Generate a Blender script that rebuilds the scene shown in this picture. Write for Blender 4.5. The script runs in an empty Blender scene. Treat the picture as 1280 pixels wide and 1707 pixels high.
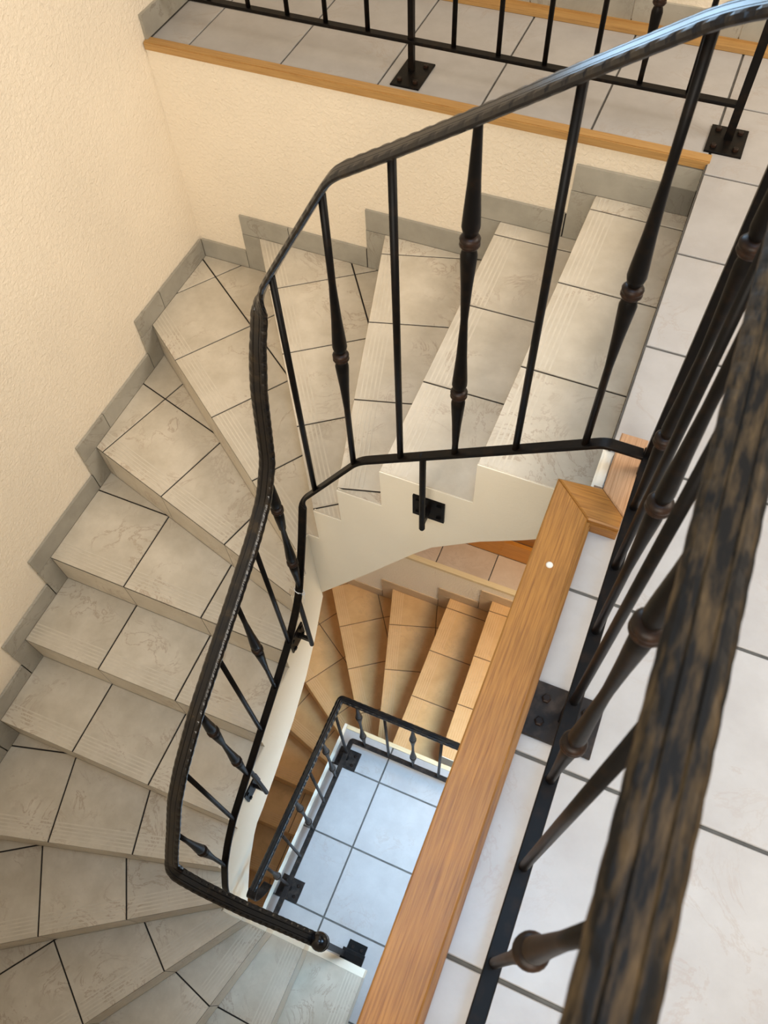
import bpy, bmesh, math, random
from mathutils import Vector, Matrix, Quaternion
random.seed(7)
SC = bpy.context.scene
COL = SC.collection

# ------------------------------------------------------------------ camera
cam_d = bpy.data.cameras.new('camera')
cam = bpy.data.objects.new('camera', cam_d); COL.objects.link(cam)
SC.camera = cam
_w = Vector((2.55979339, 0.507208255, -0.188751236))          # rotation vector, world -> lens axes
_R = Matrix.Rotation(_w.length, 3, _w.normalized())
_right, _down, _fwd = _R[0], _R[1], _R[2]
CAM = Vector((-0.0154, -2.4032, 1.3905))
m = Matrix((( _right[0], -_down[0], -_fwd[0], CAM[0]),
            ( _right[1], -_down[1], -_fwd[1], CAM[1]),
            ( _right[2], -_down[2], -_fwd[2], CAM[2]),
            (0, 0, 0, 1)))
cam.matrix_world = m
cam_d.sensor_width = 36.0
cam_d.lens = 1313.76 / 1707 * 36.0
cam_d.clip_start = 0.02
cam_d.dof.use_dof = True
cam_d.dof.focus_distance = 2.3
cam_d.dof.aperture_fstop = 9.5

# ------------------------------------------------------------------ world, lights, exposure
SC.view_settings.view_transform = 'Standard'
SC.view_settings.look = 'None'
SC.view_settings.gamma = 1.0
SC.view_settings.use_curve_mapping = False
SC.view_settings.exposure = 0.0
world = bpy.data.worlds.new('world'); SC.world = world
world.use_nodes = True
bg = world.node_tree.nodes['Background']
bg.inputs['Color'].default_value = (1.0, 0.92, 0.80, 1)
bg.inputs['Strength'].default_value = 0.40

def area(name, loc, target, sx, sy, power, color, spread=180):
    l = bpy.data.lights.new(name, 'AREA'); l.shape = 'RECTANGLE'
    l.size, l.size_y, l.energy, l.color = sx, sy, power, color
    l.spread = math.radians(spread)
    o = bpy.data.objects.new(name, l); COL.objects.link(o)
    o.location = loc
    o.rotation_euler = (Vector(target) - Vector(loc)).to_track_quat('-Z', 'Y').to_euler()
    return o
area('window_light', (2.3, -0.6, 2.5), (-1.0, -1.0, -0.3), 1.8, 1.4, 96, (1.0, 0.89, 0.77))
area('front_fill', (0.2, -4.6, 2.0), (-0.6, -0.9, -0.4), 2.2, 1.6, 112, (1.0, 0.91, 0.79))  # added fill from behind the camera, brightens the string and gallery wall
area('skylight', (0.15, -2.0, 3.2), (-0.02, -1.85, 0.0), 0.8, 0.9, 5.5, (0.38, 0.66, 1.0), 54)
area('rear_window_light', (-0.70, 0.325, 1.42), (-0.15, -2.2, 0.9), 1.3, 0.9, 15, (0.42, 0.70, 1.0), 90)
area('lower_floor_fill', (0.80, -1.7, -0.55), (-0.35, -1.75, -2.79), 0.9, 0.9, 15, (0.42, 0.69, 1.0), 54)  # added cool panel overhead to brighten the lower floor, not a window
area('lower_stair_fill', (1.0, -0.95, -1.35), (-0.7, -0.75, -3.2), 0.8, 0.8, 21, (1.0, 0.79, 0.55), 130)  # added warm fill for the brown steps and their wall, no fixture

# ------------------------------------------------------------------ materials
def mat(name):
    m_ = bpy.data.materials.new(name); m_.use_nodes = True
    nt = m_.node_tree
    return m_, nt, nt.nodes['Principled BSDF'], nt.nodes.new, nt.links.new

def ramp(N, stops):
    r_ = N('ShaderNodeValToRGB'); cr = r_.color_ramp
    while len(cr.elements) < len(stops): cr.elements.new(0.5)
    for e, (p_, c_) in zip(cr.elements, stops):
        e.position = p_; e.color = (c_[0], c_[1], c_[2], 1)
    return r_

def rand_coords(N, L, use_object=True):
    tc = N('ShaderNodeTexCoord'); oi = N('ShaderNodeObjectInfo')
    mul = N('ShaderNodeMath'); mul.operation = 'MULTIPLY'; mul.inputs[1].default_value = 57.0
    L(oi.outputs['Random'], mul.inputs[0])
    add = N('ShaderNodeVectorMath'); add.operation = 'ADD'
    L(tc.outputs['Object'], add.inputs[0]); L(mul.outputs[0], add.inputs[1])
    return add.outputs[0], oi.outputs['Random']

def tile_material(name, a, b, vein, rough=0.32, tone=0.06, veins=0.6):
    m_, nt, bs, N, L = mat(name)
    co, rnd = rand_coords(N, L)
    n1 = N('ShaderNodeTexNoise'); n1.inputs['Scale'].default_value = 9; n1.inputs['Detail'].default_value = 6
    n1.inputs['Roughness'].default_value = 0.62
    L(co, n1.inputs['Vector'])
    r1 = ramp(N, [(0.3, a), (0.72, b)]); L(n1.outputs['Fac'], r1.inputs['Fac'])
    n2 = N('ShaderNodeTexNoise'); n2.inputs['Scale'].default_value = 5.5; n2.inputs['Detail'].default_value = 9
    n2.inputs['Roughness'].default_value = 0.66; n2.inputs['Distortion'].default_value = 1.2
    L(co, n2.inputs['Vector'])
    s1 = N('ShaderNodeMath'); s1.operation = 'SUBTRACT'; s1.inputs[1].default_value = 0.5; L(n2.outputs['Fac'], s1.inputs[0])
    ab = N('ShaderNodeMath'); ab.operation = 'ABSOLUTE'; L(s1.outputs[0], ab.inputs[0])
    mr = N('ShaderNodeMapRange'); mr.inputs['From Min'].default_value = 0.0; mr.inputs['From Max'].default_value = 0.022
    mr.inputs['To Min'].default_value = veins; mr.inputs['To Max'].default_value = 0.0
    L(ab.outputs[0], mr.inputs['Value'])
    n3 = N('ShaderNodeTexNoise'); n3.inputs['Scale'].default_value = 4.5; L(co, n3.inputs['Vector'])
    mk = N('ShaderNodeMapRange'); mk.inputs['From Min'].default_value = 0.46; mk.inputs['From Max'].default_value = 0.60
    L(n3.outputs['Fac'], mk.inputs['Value'])
    mm = N('ShaderNodeMath'); mm.operation = 'MULTIPLY'; L(mr.outputs[0], mm.inputs[0]); L(mk.outputs[0], mm.inputs[1])
    mx = N('ShaderNodeMix'); mx.data_type = 'RGBA'
    L(mm.outputs[0], mx.inputs[0]); L(r1.outputs['Color'], mx.inputs[6]); mx.inputs[7].default_value = (*vein, 1)
    hs = N('ShaderNodeHueSaturation')
    mv = N('ShaderNodeMapRange'); mv.inputs['To Min'].default_value = 1 - tone; mv.inputs['To Max'].default_value = 1 + tone
    L(rnd, mv.inputs['Value']); L(mv.outputs[0], hs.inputs['Value']); L(mx.outputs[2], hs.inputs['Color'])
    L(hs.outputs['Color'], bs.inputs['Base Color'])
    bs.inputs['Roughness'].default_value = rough
    bs.inputs['Specular IOR Level'].default_value = 0.4
    bp = N('ShaderNodeBump'); bp.inputs['Strength'].default_value = 0.12; bp.inputs['Distance'].default_value = 0.002
    n4 = N('ShaderNodeTexNoise'); n4.inputs['Scale'].default_value = 60; n4.inputs['Detail'].default_value = 3
    L(co, n4.inputs['Vector']); L(n4.outputs['Fac'], bp.inputs['Height']); L(bp.outputs[0], bs.inputs['Normal'])
    return m_

M_TILE = tile_material('stoneware_tile', (0.52, 0.455, 0.35), (0.68, 0.61, 0.495), (0.32, 0.21, 0.13), veins=0.55)
M_FLOOR = tile_material('floor_stoneware', (0.37, 0.35, 0.335), (0.44, 0.425, 0.41), (0.34, 0.27, 0.22), rough=0.3, tone=0.03, veins=0.4)
M_SKIRT = tile_material('skirting_stoneware', (0.32, 0.30, 0.25), (0.42, 0.395, 0.335), (0.2, 0.17, 0.13), rough=0.4)  # tile toned down: weaker light on upright faces is put into the colour
M_BROWN = tile_material('terracotta_stoneware', (0.58, 0.33, 0.13), (0.72, 0.43, 0.19), (0.30, 0.17, 0.08), rough=0.35, veins=0.2)
M_BROWNSK = tile_material('terracotta_skirting', (0.50, 0.36, 0.22), (0.60, 0.44, 0.28), (0.30, 0.2, 0.1), rough=0.4, veins=0.2)

def flat(name, color, rough=0.6, metal=0.0, noise=0.0, scale=30, bump=0.0):
    m_, nt, bs, N, L = mat(name)
    bs.inputs['Roughness'].default_value = rough; bs.inputs['Metallic'].default_value = metal
    tc = N('ShaderNodeTexCoord'); n = N('ShaderNodeTexNoise'); n.inputs['Scale'].default_value = scale
    n.inputs['Detail'].default_value = 5
    L(tc.outputs['Object'], n.inputs['Vector'])
    lo = tuple(c * (1 - noise) for c in color); hi = tuple(min(1, c * (1 + noise)) for c in color)
    r_ = ramp(N, [(0.3, lo), (0.7, hi)]); L(n.outputs['Fac'], r_.inputs['Fac'])
    L(r_.outputs['Color'], bs.inputs['Base Color'])
    if bump:
        bp = N('ShaderNodeBump'); bp.inputs['Strength'].default_value = bump; bp.inputs['Distance'].default_value = 0.004
        L(n.outputs['Fac'], bp.inputs['Height']); L(bp.outputs[0], bs.inputs['Normal'])
    return m_
M_GROUT = flat('dark_grout', (0.022, 0.018, 0.015), 0.9, noise=0.3)
M_GROUTG = flat('grey_grout', (0.10, 0.095, 0.085), 0.9, noise=0.25)
M_GROUTB = flat('brown_grout', (0.13, 0.075, 0.035), 0.9, noise=0.3)
M_RIB = flat('pale_rib', (0.625, 0.56, 0.45), 0.4, noise=0.06)
M_RIBB = flat('terracotta_rib', (0.68, 0.42, 0.20), 0.4, noise=0.06)
M_CONC = flat('cement_render', (0.70, 0.62, 0.48), 0.9, noise=0.05)
M_WHITE = flat('white_plastic', (0.72, 0.68, 0.60), 0.4, noise=0.02)
M_CORD = flat('white_cord', (0.75, 0.73, 0.70), 0.8, noise=0.05)

def plaster(name, color, scale=55, bump=0.35, stain=0.06):
    m_, nt, bs, N, L = mat(name)
    tc = N('ShaderNodeTexCoord')
    n = N('ShaderNodeTexNoise'); n.inputs['Scale'].default_value = scale; n.inputs['Detail'].default_value = 5; n.inputs['Roughness'].default_value = 0.55
    n.inputs['Distortion'].default_value = 0.6
    L(tc.outputs['Object'], n.inputs['Vector'])
    n2 = N('ShaderNodeTexNoise'); n2.inputs['Scale'].default_value = 3.0; n2.inputs['Detail'].default_value = 5
    L(tc.outputs['Object'], n2.inputs['Vector'])
    r_ = ramp(N, [(0.3, tuple(c * (1 - stain) for c in color)), (0.65, color)])
    L(n2.outputs['Fac'], r_.inputs['Fac']); L(r_.outputs['Color'], bs.inputs['Base Color'])
    bp = N('ShaderNodeBump'); bp.inputs['Strength'].default_value = bump; bp.inputs['Distance'].default_value = 0.006
    L(n.outputs['Fac'], bp.inputs['Height']); L(bp.outputs[0], bs.inputs['Normal'])
    bs.inputs['Roughness'].default_value = 0.85; bs.inputs['Specular IOR Level'].default_value = 0.2
    return m_
M_PLASTER = plaster('cream_plaster', (0.92, 0.815, 0.655), 85, 0.8)
M_STRING = plaster('string_plaster', (0.93, 0.86, 0.71), 90, 0.18)

def wood(name, dark, light, axis='Y', rough=0.42):
    m_, nt, bs, N, L = mat(name)
    tc = N('ShaderNodeTexCoord'); mp = N('ShaderNodeMapping')
    sc = {'X': (9, 330, 330), 'Y': (330, 9, 330), 'Z': (330, 330, 9)}[axis]
    mp.inputs['Scale'].default_value = sc
    L(tc.outputs['Object'], mp.inputs['Vector'])
    n = N('ShaderNodeTexNoise'); n.inputs['Scale'].default_value = 1.0; n.inputs['Detail'].default_value = 5; n.inputs['Distortion'].default_value = 0.5
    L(mp.outputs[0], n.inputs['Vector'])
    mp2 = N('ShaderNodeMapping'); mp2.inputs['Scale'].default_value = tuple(v * 4.5 for v in sc)
    L(tc.outputs['Object'], mp2.inputs['Vector'])
    n2 = N('ShaderNodeTexNoise'); n2.inputs['Scale'].default_value = 1.0; n2.inputs['Detail'].default_value = 2
    L(mp2.outputs[0], n2.inputs['Vector'])
    ad = N('ShaderNodeMath'); ad.operation = 'MULTIPLY_ADD'; ad.inputs[1].default_value = 0.35
    L(n2.outputs['Fac'], ad.inputs[0]); L(n.outputs['Fac'], ad.inputs[2])
    r_ = ramp(N, [(0.45, dark), (0.82, light)]); L(ad.outputs[0], r_.inputs['Fac'])
    L(r_.outputs['Color'], bs.inputs['Base Color'])
    bp = N('ShaderNodeBump'); bp.inputs['Strength'].default_value = 0.15; bp.inputs['Distance'].default_value = 0.002
    L(ad.outputs[0], bp.inputs['Height']); L(bp.outputs[0], bs.inputs['Normal'])
    bs.inputs['Roughness'].default_value = rough
    return m_
M_OAKY = wood('oak_lengthwise', (0.195, 0.074, 0.010), (0.37, 0.165, 0.030), 'Y')
M_OAKX = wood('oak_crosswise', (0.195, 0.074, 0.010), (0.37, 0.165, 0.030), 'X')
M_OAKLIT = wood('oak_lit_copy', (0.34, 0.18, 0.085), (0.52, 0.31, 0.17), 'Y')  # kerb oak made paler and pinker, painting in this board's different light
M_PINE = wood('pale_wood', (0.36, 0.185, 0.055), (0.49, 0.285, 0.095), 'X', 0.45)
M_CREAMWOOD = wood('cream_wood', (0.66, 0.52, 0.30), (0.76, 0.62, 0.38), 'X', 0.5)
M_VARN = wood('varnished_wood', (0.36, 0.13, 0.02), (0.55, 0.23, 0.04), 'X', 0.3)
M_VARND = wood('dark_varnished_wood', (0.20, 0.07, 0.012), (0.32, 0.12, 0.02), 'X', 0.3)

def iron(name, base, patina, amount, rough, stretch=None, spec=0.3):
    m_, nt, bs, N, L = mat(name)
    tc = N('ShaderNodeTexCoord'); mp = N('ShaderNodeMapping')
    mp.inputs['Scale'].default_value = stretch or (40, 40, 40)
    L(tc.outputs['Object'], mp.inputs['Vector'])
    n = N('ShaderNodeTexNoise'); n.inputs['Scale'].default_value = 1; n.inputs['Detail'].default_value = 6; n.inputs['Roughness'].default_value = 0.6
    L(mp.outputs[0], n.inputs['Vector'])
    r_ = ramp(N, [(0.62 - amount, base), (0.86 - amount * 0.5, patina)])
    L(n.outputs['Fac'], r_.inputs['Fac']); L(r_.outputs['Color'], bs.inputs['Base Color'])
    bs.inputs['Metallic'].default_value = 0.0; bs.inputs['Roughness'].default_value = rough
    bs.inputs['Specular IOR Level'].default_value = spec
    bp = N('ShaderNodeBump'); bp.inputs['Strength'].default_value = 0.25; bp.inputs['Distance'].default_value = 0.001
    L(n.outputs['Fac'], bp.inputs['Height']); L(bp.outputs[0], bs.inputs['Normal'])
    return m_
M_IRON = iron('black_iron', (0.004, 0.0033, 0.003), (0.016, 0.009, 0.005), 0.12, 0.42, None, 0.13)
M_RAIL = iron('brushed_patina_iron', (0.010, 0.008, 0.006), (0.105, 0.064, 0.028), 0.17, 0.5, (120, 22, 120), 0.09)
M_HAND = iron('hammered_iron', (0.006, 0.005, 0.005), (0.036, 0.023, 0.011), 0.12, 0.24, (30, 30, 30), 0.5)
M_GREYIRON = iron('greyed_iron', (0.016, 0.012, 0.010), (0.060, 0.042, 0.030), 0.16, 0.45, None, 0.2)
M_KNOB = iron('brown_iron', (0.012, 0.007, 0.005), (0.045, 0.020, 0.010), 0.16, 0.4, None, 0.2)

# ------------------------------------------------------------------ helpers
def tag(o, label=None, cat=None, group=None, kind=None):
    if label: o['label'] = label
    if cat: o['category'] = cat
    if group: o['group'] = group
    if kind: o['kind'] = kind
    return o

def empty(name, loc=(0, 0, 0)):
    o = bpy.data.objects.new(name, None); COL.objects.link(o); o.location = loc
    o.empty_display_size = 0.1
    return o

def origin(o):
    v = Vector((0, 0, 0))
    while o is not None:
        v += o.location; o = o.parent
    return v

def mesh_obj(name, verts, faces, material, parent=None, smooth=False, recalc=True):
    """verts in world coordinates; the object's own origin goes to their middle"""
    n = len(verts)
    lo = [min(v[i] for v in verts) for i in range(3)]; hi = [max(v[i] for v in verts) for i in range(3)]
    c = Vector([(a + b) / 2 for a, b in zip(lo, hi)])
    me = bpy.data.meshes.new(name)
    me.from_pydata([tuple(Vector(v) - c) for v in verts], [], faces)
    if recalc:
        bm = bmesh.new(); bm.from_mesh(me)
        bmesh.ops.recalc_face_normals(bm, faces=bm.faces)
        bm.to_mesh(me); bm.free()
    me.materials.append(material)
    if smooth:
        for p_ in me.polygons: p_.use_smooth = True
    o = bpy.data.objects.new(name, me); COL.objects.link(o)
    if parent is not None:
        o.parent = parent; o.location = c - origin(parent)
    else:
        o.location = c
    return o

class MB:
    def __init__(s): s.v = []; s.f = []
    def add(s, vs, fs):
        b = len(s.v); s.v += [tuple(v) for v in vs]; s.f += [tuple(i + b for i in f_) for f_ in fs]
    def box(s, x0, x1, y0, y1, z0, z1):
        s.add([(x, y, z) for z in (z0, z1) for x, y in ((x0, y0), (x1, y0), (x1, y1), (x0, y1))],
              [(0, 3, 2, 1), (4, 5, 6, 7), (0, 1, 5, 4), (1, 2, 6, 5), (2, 3, 7, 6), (3, 0, 4, 7)])
    def prism(s, poly, z0, z1, ch=0.0):
        """vertical prism over a plan polygon; z0, z1 numbers or lists; optional chamfer of the top edge"""
        n = len(poly)
        za = z0 if isinstance(z0, (list, tuple)) else [z0] * n
        zb = z1 if isinstance(z1, (list, tuple)) else [z1] * n
        vs = [(p[0], p[1], z) for p, z in zip(poly, za)] + [(p[0], p[1], z - ch) for p, z in zip(poly, zb)]
        fs = [tuple(range(n - 1, -1, -1))] + [(i, (i + 1) % n, n + (i + 1) % n, n + i) for i in range(n)]
        if ch > 0:
            q = inset(poly, ch)
            vs += [(p[0], p[1], z) for p, z in zip(q, zb)]
            fs += [(n + i, n + (i + 1) % n, 2 * n + (i + 1) % n, 2 * n + i) for i in range(n)]
            fs.append(tuple(range(2 * n, 3 * n)))
        else:
            fs.append(tuple(range(n, 2 * n)))
        s.add(vs, fs)
    def slab(s, poly, axis, a, b):
        """prism over a polygon lying in a vertical plane: axis 'y' -> poly is (x,z); axis 'x' -> (y,z)"""
        n = len(poly)
        f_ = (lambda p, t: (p[0], t, p[1])) if axis == 'y' else (lambda p, t: (t, p[0], p[1]))
        s.add([f_(p, a) for p in poly] + [f_(p, b) for p in poly],
              [tuple(range(n)), tuple(range(2 * n - 1, n - 1, -1))] + [(i, (i + 1) % n, n + (i + 1) % n, n + i) for i in range(n)])
    def tube(s, path, rad, n=8, cap=True):
        P = [Vector(p) for p in path]; R_ = rad if isinstance(rad, (list, tuple)) else [rad] * len(P)
        b = len(s.v); up = Vector((0, 0, 1))
        for i, p in enumerate(P):
            t = (P[min(i + 1, len(P) - 1)] - P[max(i - 1, 0)]).normalized()
            a = t.cross(up) if abs(t.z) < 0.95 else t.cross(Vector((0, 1, 0)))
            a.normalize(); c = t.cross(a)
            for k in range(n):
                an = 2 * math.pi * k / n
                s.v.append(tuple(p + R_[i] * (math.cos(an) * a + math.sin(an) * c)))
        for i in range(len(P) - 1):
            for k in range(n):
                s.f.append((b + i * n + k, b + i * n + (k + 1) % n, b + (i + 1) * n + (k + 1) % n, b + (i + 1) * n + k))
        if cap:
            s.f.append(tuple(b + k for k in range(n))); s.f.append(tuple(b + (len(P) - 1) * n + k for k in range(n - 1, -1, -1)))
    def lathe(s, x, y, prof, n=10):
        b = len(s.v)
        for z, r_ in prof:
            for k in range(n):
                an = 2 * math.pi * k / n
                s.v.append((x + r_ * math.cos(an), y + r_ * math.sin(an), z))
        m_ = len(prof)
        for i in range(m_ - 1):
            for k in range(n):
                s.f.append((b + i * n + k, b + i * n + (k + 1) % n, b + (i + 1) * n + (k + 1) % n, b + (i + 1) * n + k))
        s.f.append(tuple(b + k for k in range(n - 1, -1, -1))); s.f.append(tuple(b + (m_ - 1) * n + k for k in range(n)))
    def sweep(s, path, sect, cap=True):
        """sect(i, dist) -> list of (side, up) offsets; frames keep the section level"""
        P = [Vector(p) for p in path]; b = len(s.v); d = 0; n = None
        for i, p in enumerate(P):
            if i: d += (P[i] - P[i - 1]).length
            t = (P[min(i + 1, len(P) - 1)] - P[max(i - 1, 0)]).normalized()
            side = Vector((t.y, -t.x, 0))
            if side.length < 1e-4: side = Vector((1, 0, 0))
            side.normalize(); up = side.cross(t).normalized()
            q = sect(i, d); n = len(q)
            for a_, u_ in q: s.v.append(tuple(p + side * a_ + up * u_))
        for i in range(len(P) - 1):
            for k in range(n):
                s.f.append((b + i * n + k, b + i * n + (k + 1) % n, b + (i + 1) * n + (k + 1) % n, b + (i + 1) * n + k))
        if cap:
            s.f.append(tuple(b + k for k in range(n))); s.f.append(tuple(b + (len(P) - 1) * n + k for k in range(n - 1, -1, -1)))
    def build(s, name, material, parent=None, smooth=False):
        return mesh_obj(name, s.v, s.f, material, parent, smooth)

def area2(p):
    return 0.5 * sum(p[i][0] * p[(i + 1) % len(p)][1] - p[(i + 1) % len(p)][0] * p[i][1] for i in range(len(p)))

def inset(poly, d):
    n = len(poly); sg = 1 if area2(poly) > 0 else -1; out = []
    for i in range(n):
        a, b, c = Vector(poly[i - 1]), Vector(poly[i]), Vector(poly[(i + 1) % n])
        e1 = (b - a); e2 = (c - b)
        if e1.length < 1e-7 or e2.length < 1e-7: out.append(tuple(b)); continue
        e1.normalize(); e2.normalize()
        n1 = Vector((-e1.y, e1.x)) * sg; n2 = Vector((-e2.y, e2.x)) * sg
        k = n1 + n2
        if k.length < 1e-5: out.append(tuple(b)); continue
        k = k / max(0.25, k.length_squared / 2)
        out.append(tuple(b + k * d))
    return out

def clip(poly, nx, ny, c):
    """keep the side nx*x + ny*y <= c"""
    out = []; n = len(poly)
    for i in range(n):
        p, q = poly[i], poly[(i + 1) % n]
        dp, dq = nx * p[0] + ny * p[1] - c, nx * q[0] + ny * q[1] - c
        if dp <= 1e-9: out.append(p)
        if (dp < -1e-9 and dq > 1e-9) or (dp > 1e-9 and dq < -1e-9):
            t = dp / (dp - dq); out.append((p[0] + t * (q[0] - p[0]), p[1] + t * (q[1] - p[1])))
    return out

def tidy(poly, eps=0.0008):
    out = []
    for p in poly:
        if not out or math.hypot(p[0] - out[-1][0], p[1] - out[-1][1]) > eps: out.append(p)
    while len(out) > 2 and math.hypot(out[0][0] - out[-1][0], out[0][1] - out[-1][1]) <= eps: out.pop()
    return out

def grid_cells(poly, o, u, v, us, vs, gap):
    """cut a plan polygon into tiles on the grid lines us, vs (in the frame o, u, v); yields (tile, first_row)"""
    for j in range(len(vs) - 1):
        for i in range(len(us) - 1):
            c = poly
            ou = o[0] * u[0] + o[1] * u[1]; ov = o[0] * v[0] + o[1] * v[1]
            ga = gap / 2
            c = clip(c, -u[0], -u[1], -(ou + us[i] + ga)); c = clip(c, u[0], u[1], ou + us[i + 1] - ga) if c else c
            c = clip(c, -v[0], -v[1], -(ov + vs[j] + (ga if j else 0))) if c else c
            c = clip(c, v[0], v[1], ov + vs[j + 1] - ga) if c else c
            c = tidy(c)
            if len(c) >= 3 and abs(area2(c)) > 0.00015: yield c, j == 0

# ------------------------------------------------------------------ dimensions
RISE = 0.17454; H = 16 * RISE
P = 0.335                     # floor tile pitch
GAP = 0.006
XW = -1.826                   # face of the left wall
XS = -1.815                   # face of its skirting
YW = -0.278                   # face of the wall under the gallery
YS = -0.288
WX, WY0, WY1 = -0.825, -1.345, -2.46     # stairwell faces of the strings
XR = 3.05; YF = -3.52; YB = 0.335

# ------------------------------------------------------------------ walls and slabs
def wall(name, boxes, label, material=None):
    b = MB()
    for q in boxes: b.box(*q)
    return tag(b.build(name, material or M_PLASTER), label, 'wall', kind='structure')
wall('wall_left', [(XW - 0.2, XW, YF, YB + 0.1, -6.2, 2.5)], 'tall cream rough plaster wall beside the left stair flight')
wall('wall_rear', [(XW, 0.0, YW, YW + 0.16, -1.2, -0.022)], 'cream plaster wall between the upper steps and the wood-edged gallery')
wall('wall_back', [(XW, XR, YB, YB + 0.12, 0.0, 2.5)], 'cream wall behind the gallery floor at the very top of the photo')
wall('wall_rear', [(XW, -0.05, -0.365, -0.20, -4.6, -H - 0.022)], 'cream plaster wall above the brown steps, seen through the stairwell')
wall('wall_front', [(XW, XR, YF - 0.15, YF, -6.2, 0.8)], 'cream wall at the foot of the grey winding steps')  # unseen wall, top raised to keep the front fill off the left flight

GZ = 0.004                    # grout lies this far below the tile faces
def floor(name, label, boxes, zt):
    b = MB()
    for x0, x1, y0, y1 in boxes: b.box(x0, x1, y0, y1, zt - 0.20, zt - GZ)
    return tag(b.build(name, M_GROUTG), label, 'floor', kind='structure')

def floor_tiles(parent, poly, zt, ox, oy, material, gap=GAP, pitch=P, name='floor_tile'):
    xs = [p[0] for p in poly]; ys = [p[1] for p in poly]
    us = [k * pitch for k in range(math.floor((min(xs) - ox) / pitch), math.ceil((max(xs) - ox) / pitch) + 1)]
    vs = [k * pitch for k in range(math.floor((min(ys) - oy) / pitch), math.ceil((max(ys) - oy) / pitch) + 1)]
    for c, _ in grid_cells(poly, (ox, oy), (1, 0), (0, 1), us, vs, gap):
        b = MB(); b.prism(c, zt - 0.010, zt, 0.0014)
        b.build(name, material, parent)

fl = floor('floor', 'pale tiled upper landing and gallery floor around the stairwell',
           [(0.0, XR, YF, YB), (XW, 0.0, -0.255, YB), (-0.07, 0.0, YF, -1.465)], 0.0)
floor_tiles(fl, [(XW + 0.011, -0.249), (0.0, -0.249), (0.0, 0.284), (XW + 0.011, 0.284)], 0.0, 0.0, 0.0, M_FLOOR, 0.006)
floor_tiles(fl, [(0.0, -3.40), (0.300, -3.40), (0.300, 0.284), (0.0, 0.284)], 0.0, 0.0, 0.0, M_FLOOR, 0.007)
floor_tiles(fl, [(0.307, -3.40), (1.64, -3.40), (1.64, 0.284), (0.307, 0.284)], 0.0, 0.300, 0.0, M_FLOOR, 0.007)

fl2 = floor('floor', 'bright bluish-white tiled lower floor at the bottom of the stairwell',
            [(-0.795, XR, YF, -1.432), (0.0, XR, -1.432, YB), (XW, 0.0, -0.345, 0.25)], -H)
LX, LY = -0.525, -1.637
floor_tiles(fl2, [(-0.795, -2.95), (0.81, -2.95), (0.81, -1.447), (-0.795, -1.447)], -H, LX, LY, M_FLOOR, 0.008)
M_LBAND = tile_material('tan_stoneware', (0.52, 0.40, 0.30), (0.62, 0.50, 0.40), (0.35, 0.25, 0.18), rough=0.35, veins=0.3)
floor_tiles(fl2, [(-1.30, -0.34), (-0.02, -0.34), (-0.02, -0.154), (-1.30, -0.154)], -H, -0.711, -0.10, M_LBAND, 0.006, 0.328)

# wooden edgings
def board(name, parent, material, boxes):
    b = MB()
    for q in boxes: b.box(*q)
    return b.build(name, material, parent)
t = tag(board('trim_1', None, M_PINE, [(XW + 0.004, 0.008, -0.287, -0.249, -0.020, 0.002), (XW + 0.004, 0.008, -0.283, -0.252, 0.002, 0.0045)]),
        'long light wood edge strip along the gallery above the steps', 'edge strip', kind='structure')
t = tag(board('trim_2', None, M_PINE, [(XW, XR, 0.284, 0.322, 0.0, 0.014), (XW, XR, 0.322, 0.334, 0.0, 0.020)]),
        'light wood strip on the floor at the foot of the back wall', 'skirting strip', kind='structure')
t = tag(board('trim_3', None, M_CREAMWOOD, [(-0.797, 0.0, -1.447, -1.425, -H - 0.05, -H + 0.004)]),
        'cream painted edge of the lower floor beside the brown steps', 'edge strip', kind='structure')
t = tag(board('trim_4', None, M_CREAMWOOD, [(-1.30, -0.02, -0.372, -0.340, -H - 0.02, -H + 0.003)]),
        'thin light wood edge below the tan tiles of the lower gallery', 'edge strip', kind='structure')
t = tag(board('trim_5', None, M_STRING, [(-0.812, -0.795, -2.95, -1.425, -H - 0.21, -H + 0.004)]),
        'white plastered rim along the left side of the lower floor', 'edge strip', kind='structure')

# skirting tiles on the gallery
sk = tag(empty('baseboard_back', (0, YB, 0)), 'grey skirting tiles along the back wall behind the gallery railing', 'skirting', kind='structure')
for k in range(-6, 4):
    x0, x1 = max(XW, k * P - 0.03 + 0.002), min(XR, (k + 1) * P - 0.03 - 0.002)
    board('skirting_tile', sk, M_SKIRT, [(x0, x1, YB - 0.009, YB + 0.002, 0.020, 0.086)])
sk = tag(empty('baseboard_left', (XW, 0, 0)), 'grey skirting tiles at the left end of the gallery floor', 'skirting', kind='structure')
for y0, y1 in ((-0.27, 0.0), (0.005, 0.325)):
    board('skirting_tile', sk, M_SKIRT, [(XW - 0.002, XS, y0, y1, 0.0045, 0.080)])

# varnished joinery beyond the lower gallery
wd = tag(empty('wooden_cabinet', (-0.6, -0.13, -H)), 'orange varnished wooden cabinet base on the lower gallery tiles', 'cabinet')
board('plinth', wd, M_VARN, [(-1.3, -0.02, -0.152, -0.128, -H + 0.001, -H + 0.168)])
board('front_panel', wd, M_VARND, [(-1.3, -0.02, -0.126, -0.105, -H + 0.172, -H + 0.80)])
board('rail', wd, M_VARN, [(-1.3, -0.02, -0.140, -0.104, -H + 0.30, -H + 0.36)])

# ------------------------------------------------------------------ stairs
def line_y(p, d, y): t_ = (y - p[1]) / d[1]; return (p[0] + d[0] * t_, y)
def line_x(p, d, x): t_ = (x - p[0]) / d[0]; return (x, p[1] + d[1] * t_)

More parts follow.
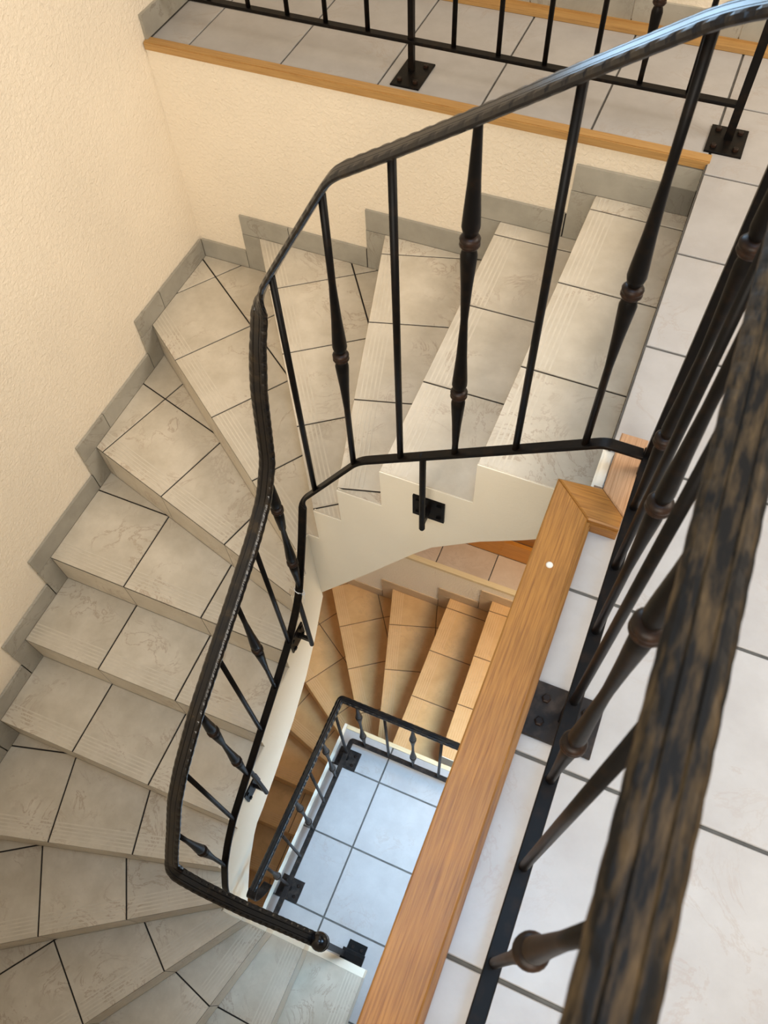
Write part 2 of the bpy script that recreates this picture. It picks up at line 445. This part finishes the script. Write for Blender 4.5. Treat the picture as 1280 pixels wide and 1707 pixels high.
def make_stairs(z0, inner, outer, ys, tile_m, skirt_m, grout_m, pitch, label, last, first, corner_off, lead, strip_zs, gap, rib_m):
    root = tag(empty('winding_stairs', (-0.9, -1.9, z0 - 8 * RISE)), label, 'stairs')
    n = len(inner) - 1
    wallc = (XS, ys)
    body = MB(); bed = MB()
    for k in range(1, n + 1):
        a0, b0 = inner[k], outer[k]            # this tread's nosing
        a1, b1 = inner[k - 1], outer[k - 1]    # the riser at its back
        z = z0 - k * RISE
        poly = [a0, b0]
        if abs(b0[0] - XS) < 1e-3 and abs(b1[1] - ys) < 1e-3: poly.append(wallc)
        if abs(b0[1] - YF) < 1e-3 and abs(b1[0] - XS) < 1e-3: poly.append((XS, YF))
        poly += [b1, a1]
        if abs(a1[1] - WY0) < 1e-3 and abs(a0[0] - WX) < 1e-3: poly.append((WX, WY0))
        if abs(a1[0] - WX) < 1e-3 and abs(a0[1] - WY1) < 1e-3: poly.append((WX, WY1))
        poly = tidy(poly)
        u = Vector((b0[0] - a0[0], b0[1] - a0[1])); ln = u.length; u.normalize()
        v = Vector((-u.y, u.x))
        mid = Vector(((a1[0] + b1[0]) / 2 - a0[0], (a1[1] + b1[1]) / 2 - a0[1]))
        if v.dot(mid) < 0: v = -v
        # concrete under the tiles, covered with grout
        zb = z - 0.19
        body.prism([tuple(p) for p in poly], zb, z - GZ)
        if k < first or k > last: continue
        l0 = lead.get(k, 0.0)
        us = [-0.3, l0] + [l0 + pitch * i for i in range(1, 8)] if l0 > 0.004 else [-0.3] + [pitch * i for i in range(1, 8)]
        for c, row0 in grid_cells(poly, a0, u, v, us, [-0.02, pitch - 0.003, 2 * pitch, 3 * pitch], gap):
            b = MB(); b.prism(c, z - 0.0085, z, 0.0012)
            tile = b.build('tread_tile', tile_m, root)
            b = MB()
            if row0:                            # raised ribs behind the nosing
                for q in range(5):
                    s0 = 0.016 + q * 0.0135
                    o_ = a0[0] * v.x + a0[1] * v.y
                    rib = clip(inset(c, 0.004), -v.x, -v.y, -(o_ + s0)); rib = clip(rib, v.x, v.y, o_ + s0 + 0.005) if rib else rib
                    rib = tidy(rib)
                    if len(rib) >= 3 and abs(area2(rib)) > 1e-5: b.prism(rib, z - 0.0005, z + 0.0010)
                if b.v: b.build('grip_ribs', rib_m, tile)
        # risers below this nosing
        for i in range(len(us) - 1):
            s0, s1 = max(0.0, us[i] + gap / 4), min(ln, us[i + 1] - gap / 4)
            if s1 - s0 < 0.012: continue
            p0 = Vector(a0) + u * s0; p1 = Vector(a0) + u * s1
            f_ = -v * 0.0005; bk = v * 0.009
            b = MB()
            b.prism([tuple(p0 + f_), tuple(p1 + f_), tuple(p1 + bk), tuple(p0 + bk)], z - RISE + 0.0025, z - 0.0115)
            b.build('riser_tile', tile_m, root)
        # skirting along the wall
        sh = 0.085; fwd = 0.078
        w_out = 0.0095
        def run(pA, pB, zz0, zz1):
            # piece between two points on one wall line
            (xa, ya), (xb, yb) = pA, pB
            b = MB(); q_ = 0.003
            if abs(ya - ys) < 1e-3 and abs(yb - ys) < 1e-3:
                b.box(min(xa, xb), max(xa, xb), ys, ys + w_out, zz0, zz1)
                bed.box(min(xa, xb) + 0.004, max(xa, xb) + q_, ys + 0.004, ys + w_out + 0.0003, zz0 - q_, zz1 - 0.004)
            else:
                b.box(XS - w_out, XS, min(ya, yb), max(ya, yb), zz0, zz1)
                bed.box(XS - w_out - 0.0003, XS - 0.004, min(ya, yb) + 0.004, max(ya, yb) + q_, zz0 - q_, zz1 - 0.004)
            b.build('skirting_tile', skirt_m, root)
        on_rear = abs(b0[1] - ys) < 1e-3; on_left = abs(b0[0] - XS) < 1e-3
        e = 0.0015
        if on_rear:
            lo_, hi_ = b0[0] - fwd, b1[0] - (fwd if k > 1 else 0.0)
            cut = [lo_ + e] + [x for x in (hi_ - 0.33, hi_ - 0.66) if x > lo_ + 0.1][::-1] + [hi_ - e]
            for q in range(len(cut) - 1): run((cut[q] + e, ys), (cut[q + 1] - e, ys), z + 0.0005, z + sh)
            run((lo_ + e, ys), (b0[0] - e, ys), z - RISE + 0.0005, z - 0.002)
        if on_left:
            if abs(b1[1] - ys) < 1e-3:          # the corner step
                hi_ = ys
                lo2, hi2 = XS, b1[0] - fwd
                run((lo2 + 0.001, ys), (hi2 - e, ys), z + 0.0005, z + sh)
            else: hi_ = b1[1] - fwd
            lo_ = b0[1] - fwd
            cut = [lo_ + e] + [y for y in (hi_ - 0.33,) if y > lo_ + 0.1] + [hi_ - e]
            for q in range(len(cut) - 1): run((XS, cut[q] + e), (XS, cut[q + 1] - e), z + 0.0005, z + sh)
            run((XS, lo_ + e), (XS, b0[1] - e), z - RISE + 0.0005, z - 0.002)
    body.build('stair_core', grout_m, root); bed.build('skirting_bed', grout_m, root)
    # plastered strings facing the well
    def top_profile(axis):
        out = []
        for k in range(1, n + 1):
            a0, a1 = inner[k], inner[k - 1]
            z = z0 - k * RISE - 0.002
            if axis == 'rear' and abs(a1[1] - WY0) < 1e-3:
                out += [(a1[0], z), (a0[0] if abs(a0[1] - WY0) < 1e-3 else WX, z)]
            if axis == 'left' and abs(a0[0] - WX) < 1e-3:
                out += [(a1[1] if abs(a1[0] - WX) < 1e-3 else WY0, z), (a0[1], z)]
            if axis == 'left' and abs(a1[0] - WX) < 1e-3 and abs(a0[1] - WY1) < 1e-3:
                out += [(a1[1], z), (WY1, z)]
            if axis == 'front' and abs(a0[1] - WY1) < 1e-3:
                out += [(a1[0] if abs(a1[1] - WY1) < 1e-3 else WX, z), (a0[0], z)]
        return out
    def string(axis, plane_axis, f0, f1, bottom):
        b = MB(); top = top_profile(axis)
        b.slab(top + bottom[::-1], plane_axis, f0, f1)
        b.build('stair_string', M_STRING, root)
    th = 0.008
    string('rear', 'y', WY0 - 0.003, WY0 + th, strip_zs[0])
    string('left', 'x', WX + 0.003, WX - th, strip_zs[1])
    string('front', 'y', WY1 + 0.034, WY1 + 0.0005, strip_zs[2])
    return root

inner = [(0.0, WY0), (-.278, WY0), (-.542, WY0), (-.684, WY0), (-.780, WY0), (WX, -1.419), (WX, -1.505), (WX, -1.641), (WX, -1.905),
         (WX, -2.187), (WX, -2.333), (WX, -2.446), (-.737, WY1), (-.660, WY1), (-.510, WY1), (-.245, WY1)]
outer = [(0.0, YS), (-.275, YS), (-.561, YS), (-.979, YS), (-1.526, YS), (XS, -.715), (XS, -1.222), (XS, -1.641), (XS, -1.925),
         (XS, -2.207), (XS, -2.602), (XS, -3.080), (-1.489, YF), (-.942, YF), (-.530, YF), (-.240, YF)]
bot_rear = [(0.0, -0.34), (-.134, -.452), (-.246, -.535), (-.386, -.665), (-.444, -.745), (-.55, -.91), (-.671, -1.096), (WX - 0.0, -1.325)]
bot_left = [(WY0, -1.36), (-1.45, -1.52), (-1.576, -1.665), (-1.729, -1.79), (-1.895, -1.885), (-2.055, -1.965), (-2.12, -1.985), (-2.163, -2.03), (-2.262, -2.184), (-2.363, -2.404), (WY1, -2.62)]
bot_front = [(WX, -2.62), (-0.70, -H), (-0.245, -H)]
stairs = make_stairs(0.0, inner, outer, YS, M_TILE, M_SKIRT, M_GROUT, 0.331,
            'winding stairs of grey-beige tiles with dark joints, the near flight by the plaster wall',
            15, 1, 0, {3: 0.006, 4: 0.006}, (bot_rear, bot_left, bot_front), 0.006, M_RIB)
# upright skirting tile that closes the top step against the landing
board('skirting_tile', stairs, M_SKIRT, [(-0.083, -0.002, YS, YW, -RISE + 0.001, -0.024)])

yl = -0.372
inner2 = [(0.0, WY0), (-.297, WY0), (-.581, WY0), (-.684, WY0), (-.787, WY0), (WX, -1.397), (WX, -1.517), (WX, -1.641), (WX, -1.905),
          (WX, -2.187), (WX, -2.333), (WX, -2.446)]
outer2 = [(-0.03, yl), (-.331, yl), (-.595, yl), (-.990, yl), (-1.468, yl), (XS, -.768), (XS, -1.21), (XS, -1.641), (XS, -1.925),
          (XS, -2.207), (XS, -2.602), (XS, -3.080)]
sh_ = lambda L_: [(a, z - H) for a, z in L_]
stairs2 = make_stairs(-H, inner2, outer2, yl, M_BROWN, M_BROWNSK, M_GROUTB, 0.302,
            'brown terracotta-tiled winding stairs deep below, seen through the stairwell',
            11, 1, 0, {3: 0.165, 4: 0.20}, (sh_(bot_rear), sh_(bot_left), [(WX, -H - 2.62), (-0.70, -H - 2.9), (WX + 0.2, -H - 2.9)]), 0.005, M_RIBB)

# plaster end beside the landing nosing
b = MB(); b.box(-0.012, 0.012, -1.440, -1.335, -0.16, 0.006); b.box(-0.006, 0.010, -1.435, -1.345, 0.006, 0.014)
tag(b.build('trim_6', M_STRING), 'rough plaster stub between the top step and the oak kerb', 'plaster edge', kind='structure')

# ------------------------------------------------------------------ oak kerb round the well
kerb = tag(empty('trim_7', (-0.03, -2.0, 0)), 'thick oak kerb capping the landing edge of the stairwell', 'wooden kerb', kind='structure')
hk = 0.037
def kerb_board(poly, m_, name='kerb_board'):
    b = MB(); b.prism(poly, 0.0, hk, 0.003); return b.build(name, m_, kerb)
g_ = 0.0004
kerb_board([(-0.078, -1.461), (-0.078, -3.4), (0.003, -3.4), (0.003, -1.5335)], M_OAKY)
kerb_board([(-0.0775, -1.4605), (0.0125, -1.4525), (0.066, -1.503), (0.066, -1.5335), (0.0035, -1.5335)], M_OAKX)
kerb_board([(0.0130, -1.4520), (0.0130, -1.300), (0.070, -1.300), (0.0665, -1.5025)], M_OAKLIT)
b = MB(); b.box(0.003, 0.0095, -3.4, -1.5345, 0.0, hk - 0.010); b.box(0.0095, 0.0125, -3.4, -1.537, 0.0, hk - 0.020)
b.build('kerb_moulding', M_OAKY, kerb)
b = MB(); b.box(0.0035, 0.066, -1.5375, -1.5335, 0.0, hk - 0.012); b.build('kerb_moulding', M_OAKX, kerb)
b = MB(); b.lathe(-0.037, -1.660, [(hk - 0.002, 0.0068), (hk + 0.0012, 0.0068), (hk + 0.0028, 0.0052), (hk + 0.0032, 0.002)], 18)
b.build('screw_cap', M_WHITE, kerb, True)['label'] = 'round white screw cap'

# ------------------------------------------------------------------ wrought iron
def handrail_section(hw, th, dent=1.0):
    def f_(i, d):
        ph = d / 0.027
        s1 = 0.5 + 0.5 * math.cos(2 * math.pi * ph); s2 = 0.5 + 0.5 * math.cos(2 * math.pi * (ph + 0.45))
        s1 **= 2; s2 **= 2
        a, c = hw - 0.0010 * dent * s1, hw - 0.0010 * dent * s2
        t1, t2 = th - 0.0020 * dent * s1, th - 0.0020 * dent * s2
        gx = hw * 0.33
        return [(-c * 0.86, -th), (a * 0.86, -th), (a, -th * 0.5), (a, t1 * 0.15), (a * 0.80, t1 * 0.86), (a * 0.55, th),
                (gx + 0.0012, th), (gx, th - 0.0012), (gx - 0.0012, th), (-gx + 0.0012, th), (-gx, th - 0.0012), (-gx - 0.0012, th),
                (-c * 0.55, th), (-c * 0.80, t2 * 0.86), (-c, t2 * 0.15), (-c, -th * 0.5)]
    return f_

def resample(path, step):
    P_ = [Vector(p) for p in path]; out = [P_[0]]
    for a, b in zip(P_[:-1], P_[1:]):
        n = max(1, round((b - a).length / step))
        for k in range(1, n + 1): out.append(a.lerp(b, k / n))
    return out

def rounded(path, rad, seg=6):
    """fillet each corner of a polyline; rad is a number or one per point"""
    P_ = [Vector(p) for p in path]; out = [P_[0]]
    for i in range(1, len(P_) - 1):
        r_ = rad[i] if isinstance(rad, (list, tuple)) else rad
        a, b, c = P_[i - 1], P_[i], P_[i + 1]
        d = min(r_, (a - b).length * 0.48, (c - b).length * 0.48)
        p, q = b + (a - b).normalized() * d, b + (c - b).normalized() * d
        for k in range(seg + 1):
            t_ = k / seg
            out.append(p * (1 - t_) ** 2 + b * 2 * t_ * (1 - t_) + q * t_ ** 2)
    out.append(P_[-1]); return out

def handrail(path, parent, material, hw=0.020, th=0.007, step=0.0068, dent=1.0):
    b = MB(); b.sweep(resample(path, step), handrail_section(hw, th, dent)); return b.build('handrail', material, parent)

def flat_bar(path, parent, material, hw=0.0125, th=0.004, name='bottom_rail'):
    b = MB()
    sec = [(-hw, -th), (hw, -th), (hw, th * 0.6), (hw - 0.0015, th), (-hw + 0.0015, th), (-hw, th * 0.6)]
    b.sweep(path, lambda i, d: sec); return b.build(name, material, parent)

def bulb(zk, s=1.0, w=1.0):
    """swelling above and below a knob at zk (from below upwards)"""
    return [(zk - 0.175 * s, 0.0072), (zk - 0.10 * s, 0.0105), (zk - 0.045 * s, 0.0142), (zk - 0.028 * s, 0.0150), (zk - 0.018 * s, 0.0125), (zk - 0.012 * s, 0.009),
            (zk + 0.012 * s, 0.009), (zk + 0.018 * s, 0.0130), (zk + 0.030 * s, 0.0158), (zk + 0.05 * s, 0.0148), (zk + 0.11 * s, 0.0108), (zk + 0.20 * s, 0.0072)]

def knob_profile(zk, rk=0.0180):
    return [(zk - 0.013, 0.009), (zk - 0.0105, 0.0150), (zk - 0.006, rk), (zk - 0.002, rk * 0.97), (zk, rk * 0.90), (zk + 0.002, rk * 0.97),
            (zk + 0.006, rk), (zk + 0.0105, 0.0150), (zk + 0.013, 0.009)]

def baluster(x, y, z0, z1, kind, parent, material=None, knob_m=None, n=12, s=1.0, thin=1.0, fat=1.0):
    """kind: 0 plain rod, 1 one knob half way up, 2 two knobs"""
    R0 = 0.0075
    ks = {0: [], 1: [0.50], 2: [0.26, 0.735]}[kind]
    L_ = z1 - z0; prof = [(z0, R0)]
    zs = [z0 + f_ * L_ for f_ in ks]
    for q, zk in enumerate(zs):
        for z, r_ in bulb(zk, s):
            r_ = R0 + (r_ - R0) * fat
            if z > prof[-1][0] + 0.002 and z < z1 - 0.002: prof.append((z, r_))
    prof.append((z1, R0))
    prof = [(z, r_ * thin) for z, r_ in prof]
    b = MB(); b.lathe(x, y, prof, n); o = b.build('baluster', material or M_IRON, parent, True)
    for zk in zs:
        b = MB(); b.lathe(x, y, [(z, r_ * thin) for z, r_ in knob_profile(zk)], n + 2)
        b.build('knob', knob_m or M_KNOB, o, True)
    return o

def plate(cx_, cy_, z, hx, hy, parent, bolts, material=None, th=0.006):
    b = MB(); b.prism([(cx_ - hx, cy_ - hy), (cx_ + hx, cy_ - hy), (cx_ + hx, cy_ + hy), (cx_ - hx, cy_ + hy)], z, z + th, 0.0015)
    o = b.build('base_plate', material or M_GREYIRON, parent)
    for bx, by in bolts:
        b = MB(); b.lathe(cx_ + bx, cy_ + by, [(z + th - 0.001, 0.0085), (z + th + 0.0065, 0.0085), (z + th + 0.008, 0.0065)], 6)
        b.build('bolt', M_KNOB, o)
    return o

def post(x, y, z0, z1, parent, hw=0.011, name='post', material=None):
    b = MB(); b.prism([(x - hw, y - hw), (x + hw, y - hw), (x + hw, y + hw), (x - hw, y + hw)], z0, z1)
    return b.build(name, material or M_IRON, parent)

# --- railing along the landing, right under the camera
lr = tag(empty('landing_railing', (0.075, -1.95, 0)), 'black wrought-iron railing on the right with a big blurred bronze-brushed handrail', 'railing')
LB = 0.0755
handrail([(0.074, -3.1, 0.943), (0.074, -1.36, 0.943)], lr, M_RAIL, 0.0215, 0.007, 0.0055, 0.5)
flat_bar([(LB, -3.1, 0.097), (LB, -1.372, 0.097)], lr, M_IRON)
for y, k in ((-1.519, 2), (-1.654, 0), (-1.789, 1), (-1.924, 0), (-2.06, 2), (-2.196, 0), (-2.332, 1), (-2.467, 0), (-2.603, 2), (-2.74, 0)):
    baluster(LB, y, 0.099, 0.938, k, lr, n=20, fat=0.62)
post(LB, -1.385, 0.037, 0.937, lr, 0.010)
plate(0.071, -1.925, 0.0, 0.0635, 0.0515, lr, [(-0.036, 0.022), (-0.036, -0.022), (0.036, 0.022), (0.036, -0.024)])
post(LB, -1.925, 0.006, 0.095, lr, 0.010)

# --- railing of the stairs: along the top flight, round the corner and down the left flight
srl = tag(empty('stair_railing', (-0.6, -1.6, -0.6)), 'black wrought-iron stair railing with twisting hammered handrail around the stairwell', 'railing')
RY, RX, RF = -1.400, -0.770, -2.405
left_b = [(-1.450, -0.70), (-1.527, -0.903), (-1.560, -0.962), (-1.657, -1.070), (-1.786, -1.160), (-1.917, -1.245), (-2.051, -1.335), (-2.187, -1.425), (-2.262, -1.508), (-2.324, -1.60)]
left_t = [(-1.440, 0.115), (-1.470, 0.02), (-1.507, -0.210), (-1.560, -0.305), (-1.645, -0.376), (-1.785, -0.461), (-1.914, -0.535), (-2.050, -0.615), (-2.189, -0.725), (-2.262, -0.805), (-2.319, -0.905)]
bar = [(LB - 0.0135, -1.392, 0.103), (-0.005, RY, 0.114), (-0.020, RY, 0.109), (-0.571, RY, -0.244), (RX, RY, -0.545)] + [(RX, y, z) for y, z in left_b] + \
      [(RX, -2.384, -1.751), (RX, RF, -1.84), (-0.70, RF, -2.03), (-0.60, RF, -2.20), (-0.45, RF, -2.36), (-0.265, RF, -2.48)]
flat_bar(rounded(bar, [0.03, 0.03, 0.01, 0.03, 0.035] + [0.03] * 20), srl, M_IRON)
top = [(0.0515, RY + 0.006, 0.937), (0.02, RY, 0.935), (-0.045, RY, 0.910), (-0.183, RY, 0.822), (-0.318, RY, 0.733), (-0.453, RY, 0.647), (-0.562, RY, 0.580),
       (-0.590, RY, 0.535), (-0.716, RY, 0.328), (RX + 0.008, RY + 0.002, 0.245)] + [(RX, y, z) for y, z in left_t] + \
      [(RX - 0.004, -2.37, -1.00), (RX - 0.004, RF - 0.004, -1.08), (-0.70, RF - 0.010, -1.175), (-0.575, RF - 0.010, -1.30), (-0.46, RF - 0.004, -1.425), (-0.352, RF, -1.545)]
handrail(rounded(top, [0.03] * 8 + [0.05, 0.05] + [0.03] * 11 + [0.05, 0.06, 0.04] + [0.03] * 9), srl, M_HAND, 0.0225, 0.0068, 0.006, 0.9)
def barz(x): return 0.114 - (0.114 + 0.244) * (-0.012 - x) / 0.559 if x > -0.571 else -0.244 - (x + 0.571) / (RX + 0.571) * 0.301
def topz(x): return 0.928 + (x + 0.015) * 0.638 if x > -0.566 else 0.576 + (x + 0.564) * 1.66
for x, k in ((-0.050, 1), (-0.186, 0), (-0.321, 2), (-0.456, 0), (-0.587, 1), (-0.7215, 0)):
    baluster(x, RY, barz(x) + 0.002, topz(x) - 0.004, k, srl, n=14)
for y, zt, zb, k in ((-1.522, -0.245, -0.895, 2), (-1.652, -0.382, -1.070, 0), (-1.785, -0.467, -1.163, 1), (-1.916, -0.545, -1.248, 0), (-2.051, -0.622, -1.338, 2), (-2.188, -0.733, -1.428, 0), (-2.322, -0.918, -1.598, 1)):
    baluster(RX, y, zb, zt, k, srl, n=12)
for x, zt, zb, k in ((-0.66, -1.225, -2.10, 0), (-0.52, -1.365, -2.29, 1)):
    baluster(x, RF - 0.004, zb, zt, k, srl, n=10)
# newel that ends the railing on the lower floor
o = post(-0.352, RF, -H + 0.006, -1.54, srl, 0.011, 'newel')
b = MB(); zc = -1.522; b.lathe(-0.352, RF, [(zc + 0.030 * math.sin(a * math.pi / 16), max(0.0008, 0.030 * math.cos(a * math.pi / 16))) for a in range(-8, 9)], 20)
b.build('finial_ball', M_HAND, o, True)
b = MB(); b.lathe(-0.352, RF, [(-1.566, 0.02), (-1.558, 0.030), (-1.553, 0.030), (-1.546, 0.018)], 18); b.build('collar', M_HAND, o, True)
plate(-0.325, RF, -H, 0.045, 0.066, srl, [(-0.022, 0.042), (0.022, 0.042), (-0.022, -0.042), (0.022, -0.042)], M_IRON)
flat_bar([(-0.38, RF, -H + 0.07), (-0.272, RF, -H + 0.07)], srl, M_IRON, 0.026, 0.012, 'foot_bar')
# stand-off posts and wall plates
def bracket(axis, px_, py_, zt, zb, plate_c, parent):
    b = MB(); b.tube([(px_, py_, zt), (px_, py_, zb + 0.006), (px_, py_, zb)], [0.0085, 0.0085, 0.006], 10)
    o_ = b.build('bracket_post', M_IRON, parent, False)
    cx_, cy_, cz_ = plate_c
    b = MB()
    if axis == 'y':
        b.box(cx_ - 0.046, cx_ + 0.046, cy_ - 0.006, cy_, cz_ - 0.047, cz_ + 0.047)
        b.box(px_ - 0.006, px_ + 0.006, py_, cy_, cz_ - 0.012, cz_ + 0.012)
    else:
        b.box(cx_, cx_ + 0.006, cy_ - 0.046, cy_ + 0.046, cz_ - 0.045, cz_ + 0.045)
        b.box(cx_, px_, py_ - 0.006, py_ + 0.006, cz_ - 0.012, cz_ + 0.012)
    pl = b.build('wall_plate', M_IRON, o_)
    for du, dz in ((-0.03, 0.03), (0.03, 0.03), (-0.03, -0.03), (0.03, -0.03)):
        b = MB()
        if axis == 'y': b.box(cx_ + du - 0.006, cx_ + du + 0.006, cy_ - 0.011, cy_ - 0.005, cz_ + dz - 0.006, cz_ + dz + 0.006)
        else: b.box(cx_ + 0.005, cx_ + 0.011, cy_ + du - 0.006, cy_ + du + 0.006, cz_ + dz - 0.006, cz_ + dz + 0.006)
        b.build('bolt', M_IRON, o_)
bracket('y', -0.398, RY, -0.13, -0.48, (-0.398, WY0 - 0.003, -0.447), srl)
bracket('x', RX, -1.545, -0.95, -1.345, (WX + 0.003, -1.555, -1.295), srl)
bracket('x', RX, -2.035, -1.33, -1.70, (WX + 0.003, -2.045, -1.66), srl)
# the bit of cord knotted round the lower bar
b = MB()
cc = Vector((RX, -1.529, -0.915))
def loop(r_, tilt, ph):
    return [cc + Vector((r_ * math.cos(a), 0.5 * r_ * math.sin(a), tilt * math.sin(a + ph))) for a in [2 * math.pi * i / 18 for i in range(19)]]
b.tube(loop(0.017, 0.012, 0.4), 0.0013, 6); b.tube(loop(0.018, -0.010, 1.5), 0.0013, 6); b.tube(loop(0.0165, 0.004, 2.5), 0.0013, 6)
b.tube([cc + Vector((0.015, 0, 0)), cc + Vector((0.022, -0.012, -0.02)), cc + Vector((0.018, -0.018, -0.05))], 0.0011, 5)
tag(b.build('cord_tie', M_CORD), 'white cord knotted round the lower bar of the stair railing', 'cord')

# --- railing on the gallery at the top
gr = tag(empty('gallery_railing', (-0.9, -0.15, 0)), 'black wrought-iron railing standing on the wood-edged gallery at the top', 'railing')
GY = -0.150
flat_bar([(-1.80, GY, 0.099), (0.028, GY - 0.006, 0.099)], gr, M_IRON, 0.0135, 0.0045)
handrail([(-1.80, GY, 0.943), (0.034, GY - 0.008, 0.943)], gr, M_HAND, 0.020, 0.007, 0.009)
for x, k in ((-1.762, 1), (-1.627, 0), (-1.483, 2), (-1.345, 0), (-1.213, 1), (-1.072, 0), (-0.795, 0), (-0.657, 1), (-0.518, 0), (-0.376, 0), (-0.243, 2), (-0.108, 0)):
    baluster(x, GY, 0.101, 0.938, k, gr, n=12)
post(-0.930, GY + 0.002, 0.006, 0.937, gr, 0.0085)
plate(-0.920, -0.163, 0.0, 0.047, 0.072, gr, [(-0.026, 0.045), (0.026, 0.045), (-0.026, -0.045), (0.026, -0.045)], M_IRON)
post(0.034, -0.161, 0.006, 0.960, gr, 0.0115, 'newel')
plate(0.032, -0.174, 0.0, 0.051, 0.064, gr, [(-0.03, 0.040), (0.03, 0.040), (-0.03, -0.040), (0.03, -0.040)], M_IRON)
# curled flat-iron scroll hanging on the newel
sec = []
b = MB()
sp = [(0.052, -0.158, 0.62), (0.062, -0.155, 0.50), (0.060, -0.152, 0.40), (0.058, -0.152, 0.33), (0.068, -0.153, 0.275), (0.088, -0.155, 0.262), (0.102, -0.156, 0.275)]
sp = [Vector(p) for p in rounded(sp, 0.03, 5)]
rr = [0.0075 if i < len(sp) * 0.45 else 0.0075 + 0.006 * (i / len(sp) - 0.45) for i in range(len(sp))]
b.tube(sp, rr, 8)
b.build('scroll', M_IRON, gr, True)
b = MB(); q = sp[-9:]
for i in range(len(q) - 1):
    w0, w1 = 0.008 + 0.016 * i / len(q), 0.008 + 0.016 * (i + 1) / len(q)
    a_, c_ = q[i], q[i + 1]
    b.add([(a_.x, a_.y - w0, a_.z + 0.003), (a_.x, a_.y + w0, a_.z + 0.003), (c_.x, c_.y + w1, c_.z + 0.003), (c_.x, c_.y - w1, c_.z + 0.003),
           (a_.x, a_.y - w0, a_.z - 0.003), (a_.x, a_.y + w0, a_.z - 0.003), (c_.x, c_.y + w1, c_.z - 0.003), (c_.x, c_.y - w1, c_.z - 0.003)],
          [(0, 1, 2, 3), (7, 6, 5, 4), (0, 3, 7, 4), (1, 5, 6, 2), (2, 6, 7, 3), (0, 4, 5, 1)])
b.build('scroll_leaf', M_GREYIRON, gr)

# --- railing round the lower floor
wr = tag(empty('landing_railing', (-0.6, -1.8, -H)), 'small greyed wrought-iron railing on the white lower floor deep in the well', 'railing')
QX, QY, ZT, ZB = -0.729, -1.511, -2.025, -H + 0.08
handrail(rounded([(0.10, QY, ZT), (QX, QY, ZT), (QX, -2.35, ZT)], 0.012, 4), wr, M_HAND, 0.0165, 0.006, 0.0068)
flat_bar(rounded([(0.10, QY, ZB), (QX, QY, ZB), (QX, -2.95, ZB)], 0.012, 3), wr, M_GREYIRON)
for i, (y, k) in enumerate(((-1.578, 0), (-1.711, 2), (-1.844, 0), (-1.977, 2), (-2.115, 0), (-2.25, 1))):
    baluster(QX, y, ZB, ZT - 0.006, k, wr, M_GREYIRON, M_GREYIRON, 8, 0.62, 0.95)
for i, (x, k) in enumerate(((-0.654, 2), (-0.520, 0), (-0.386, 2), (-0.250, 0), (-0.115, 1))):
    baluster(x, QY, ZB, ZT - 0.006, k, wr, M_GREYIRON, M_GREYIRON, 8, 0.62, 0.95)
b = MB(); cs = [(QX, -2.345, ZT), (QX, -2.372, ZT - 0.012), (QX, -2.378, ZT - 0.045), (QX + 0.01, -2.36, ZT - 0.075), (QX + 0.02, -2.33, ZT - 0.085), (QX + 0.03, -2.30, ZT - 0.07)]
cs = [Vector(p) for p in rounded(cs, 0.02, 4)]
for i in range(len(cs) - 1):
    a_, c_ = cs[i], cs[i + 1]; w = 0.019
    nrm = Vector((0, (c_ - a_).z, -(c_ - a_).y)).normalized() * 0.003
    b.add([tuple(a_ + Vector((-w, 0, 0)) + nrm), tuple(a_ + Vector((w, 0, 0)) + nrm), tuple(c_ + Vector((w, 0, 0)) + nrm), tuple(c_ + Vector((-w, 0, 0)) + nrm),
           tuple(a_ + Vector((-w, 0, 0)) - nrm), tuple(a_ + Vector((w, 0, 0)) - nrm), tuple(c_ + Vector((w, 0, 0)) - nrm), tuple(c_ + Vector((-w, 0, 0)) - nrm)],
          [(0, 1, 2, 3), (7, 6, 5, 4), (0, 3, 7, 4), (1, 5, 6, 2), (2, 6, 7, 3), (0, 4, 5, 1)])
b.build('scroll_end', M_GREYIRON, wr)
plate(-0.722, -1.590, -H, 0.058, 0.050, wr, [(0.035, 0.025), (0.035, -0.025), (-0.035, 0.025), (-0.035, -0.025)])
post(QX, -1.590, -H + 0.006, ZB, wr, 0.010)
plate(-0.726, -2.257, -H, 0.057, 0.050, wr, [(0.035, 0.025), (0.035, -0.025), (-0.035, 0.025), (-0.035, -0.025)])
post(QX, -2.257, -H + 0.006, ZB, wr, 0.010)
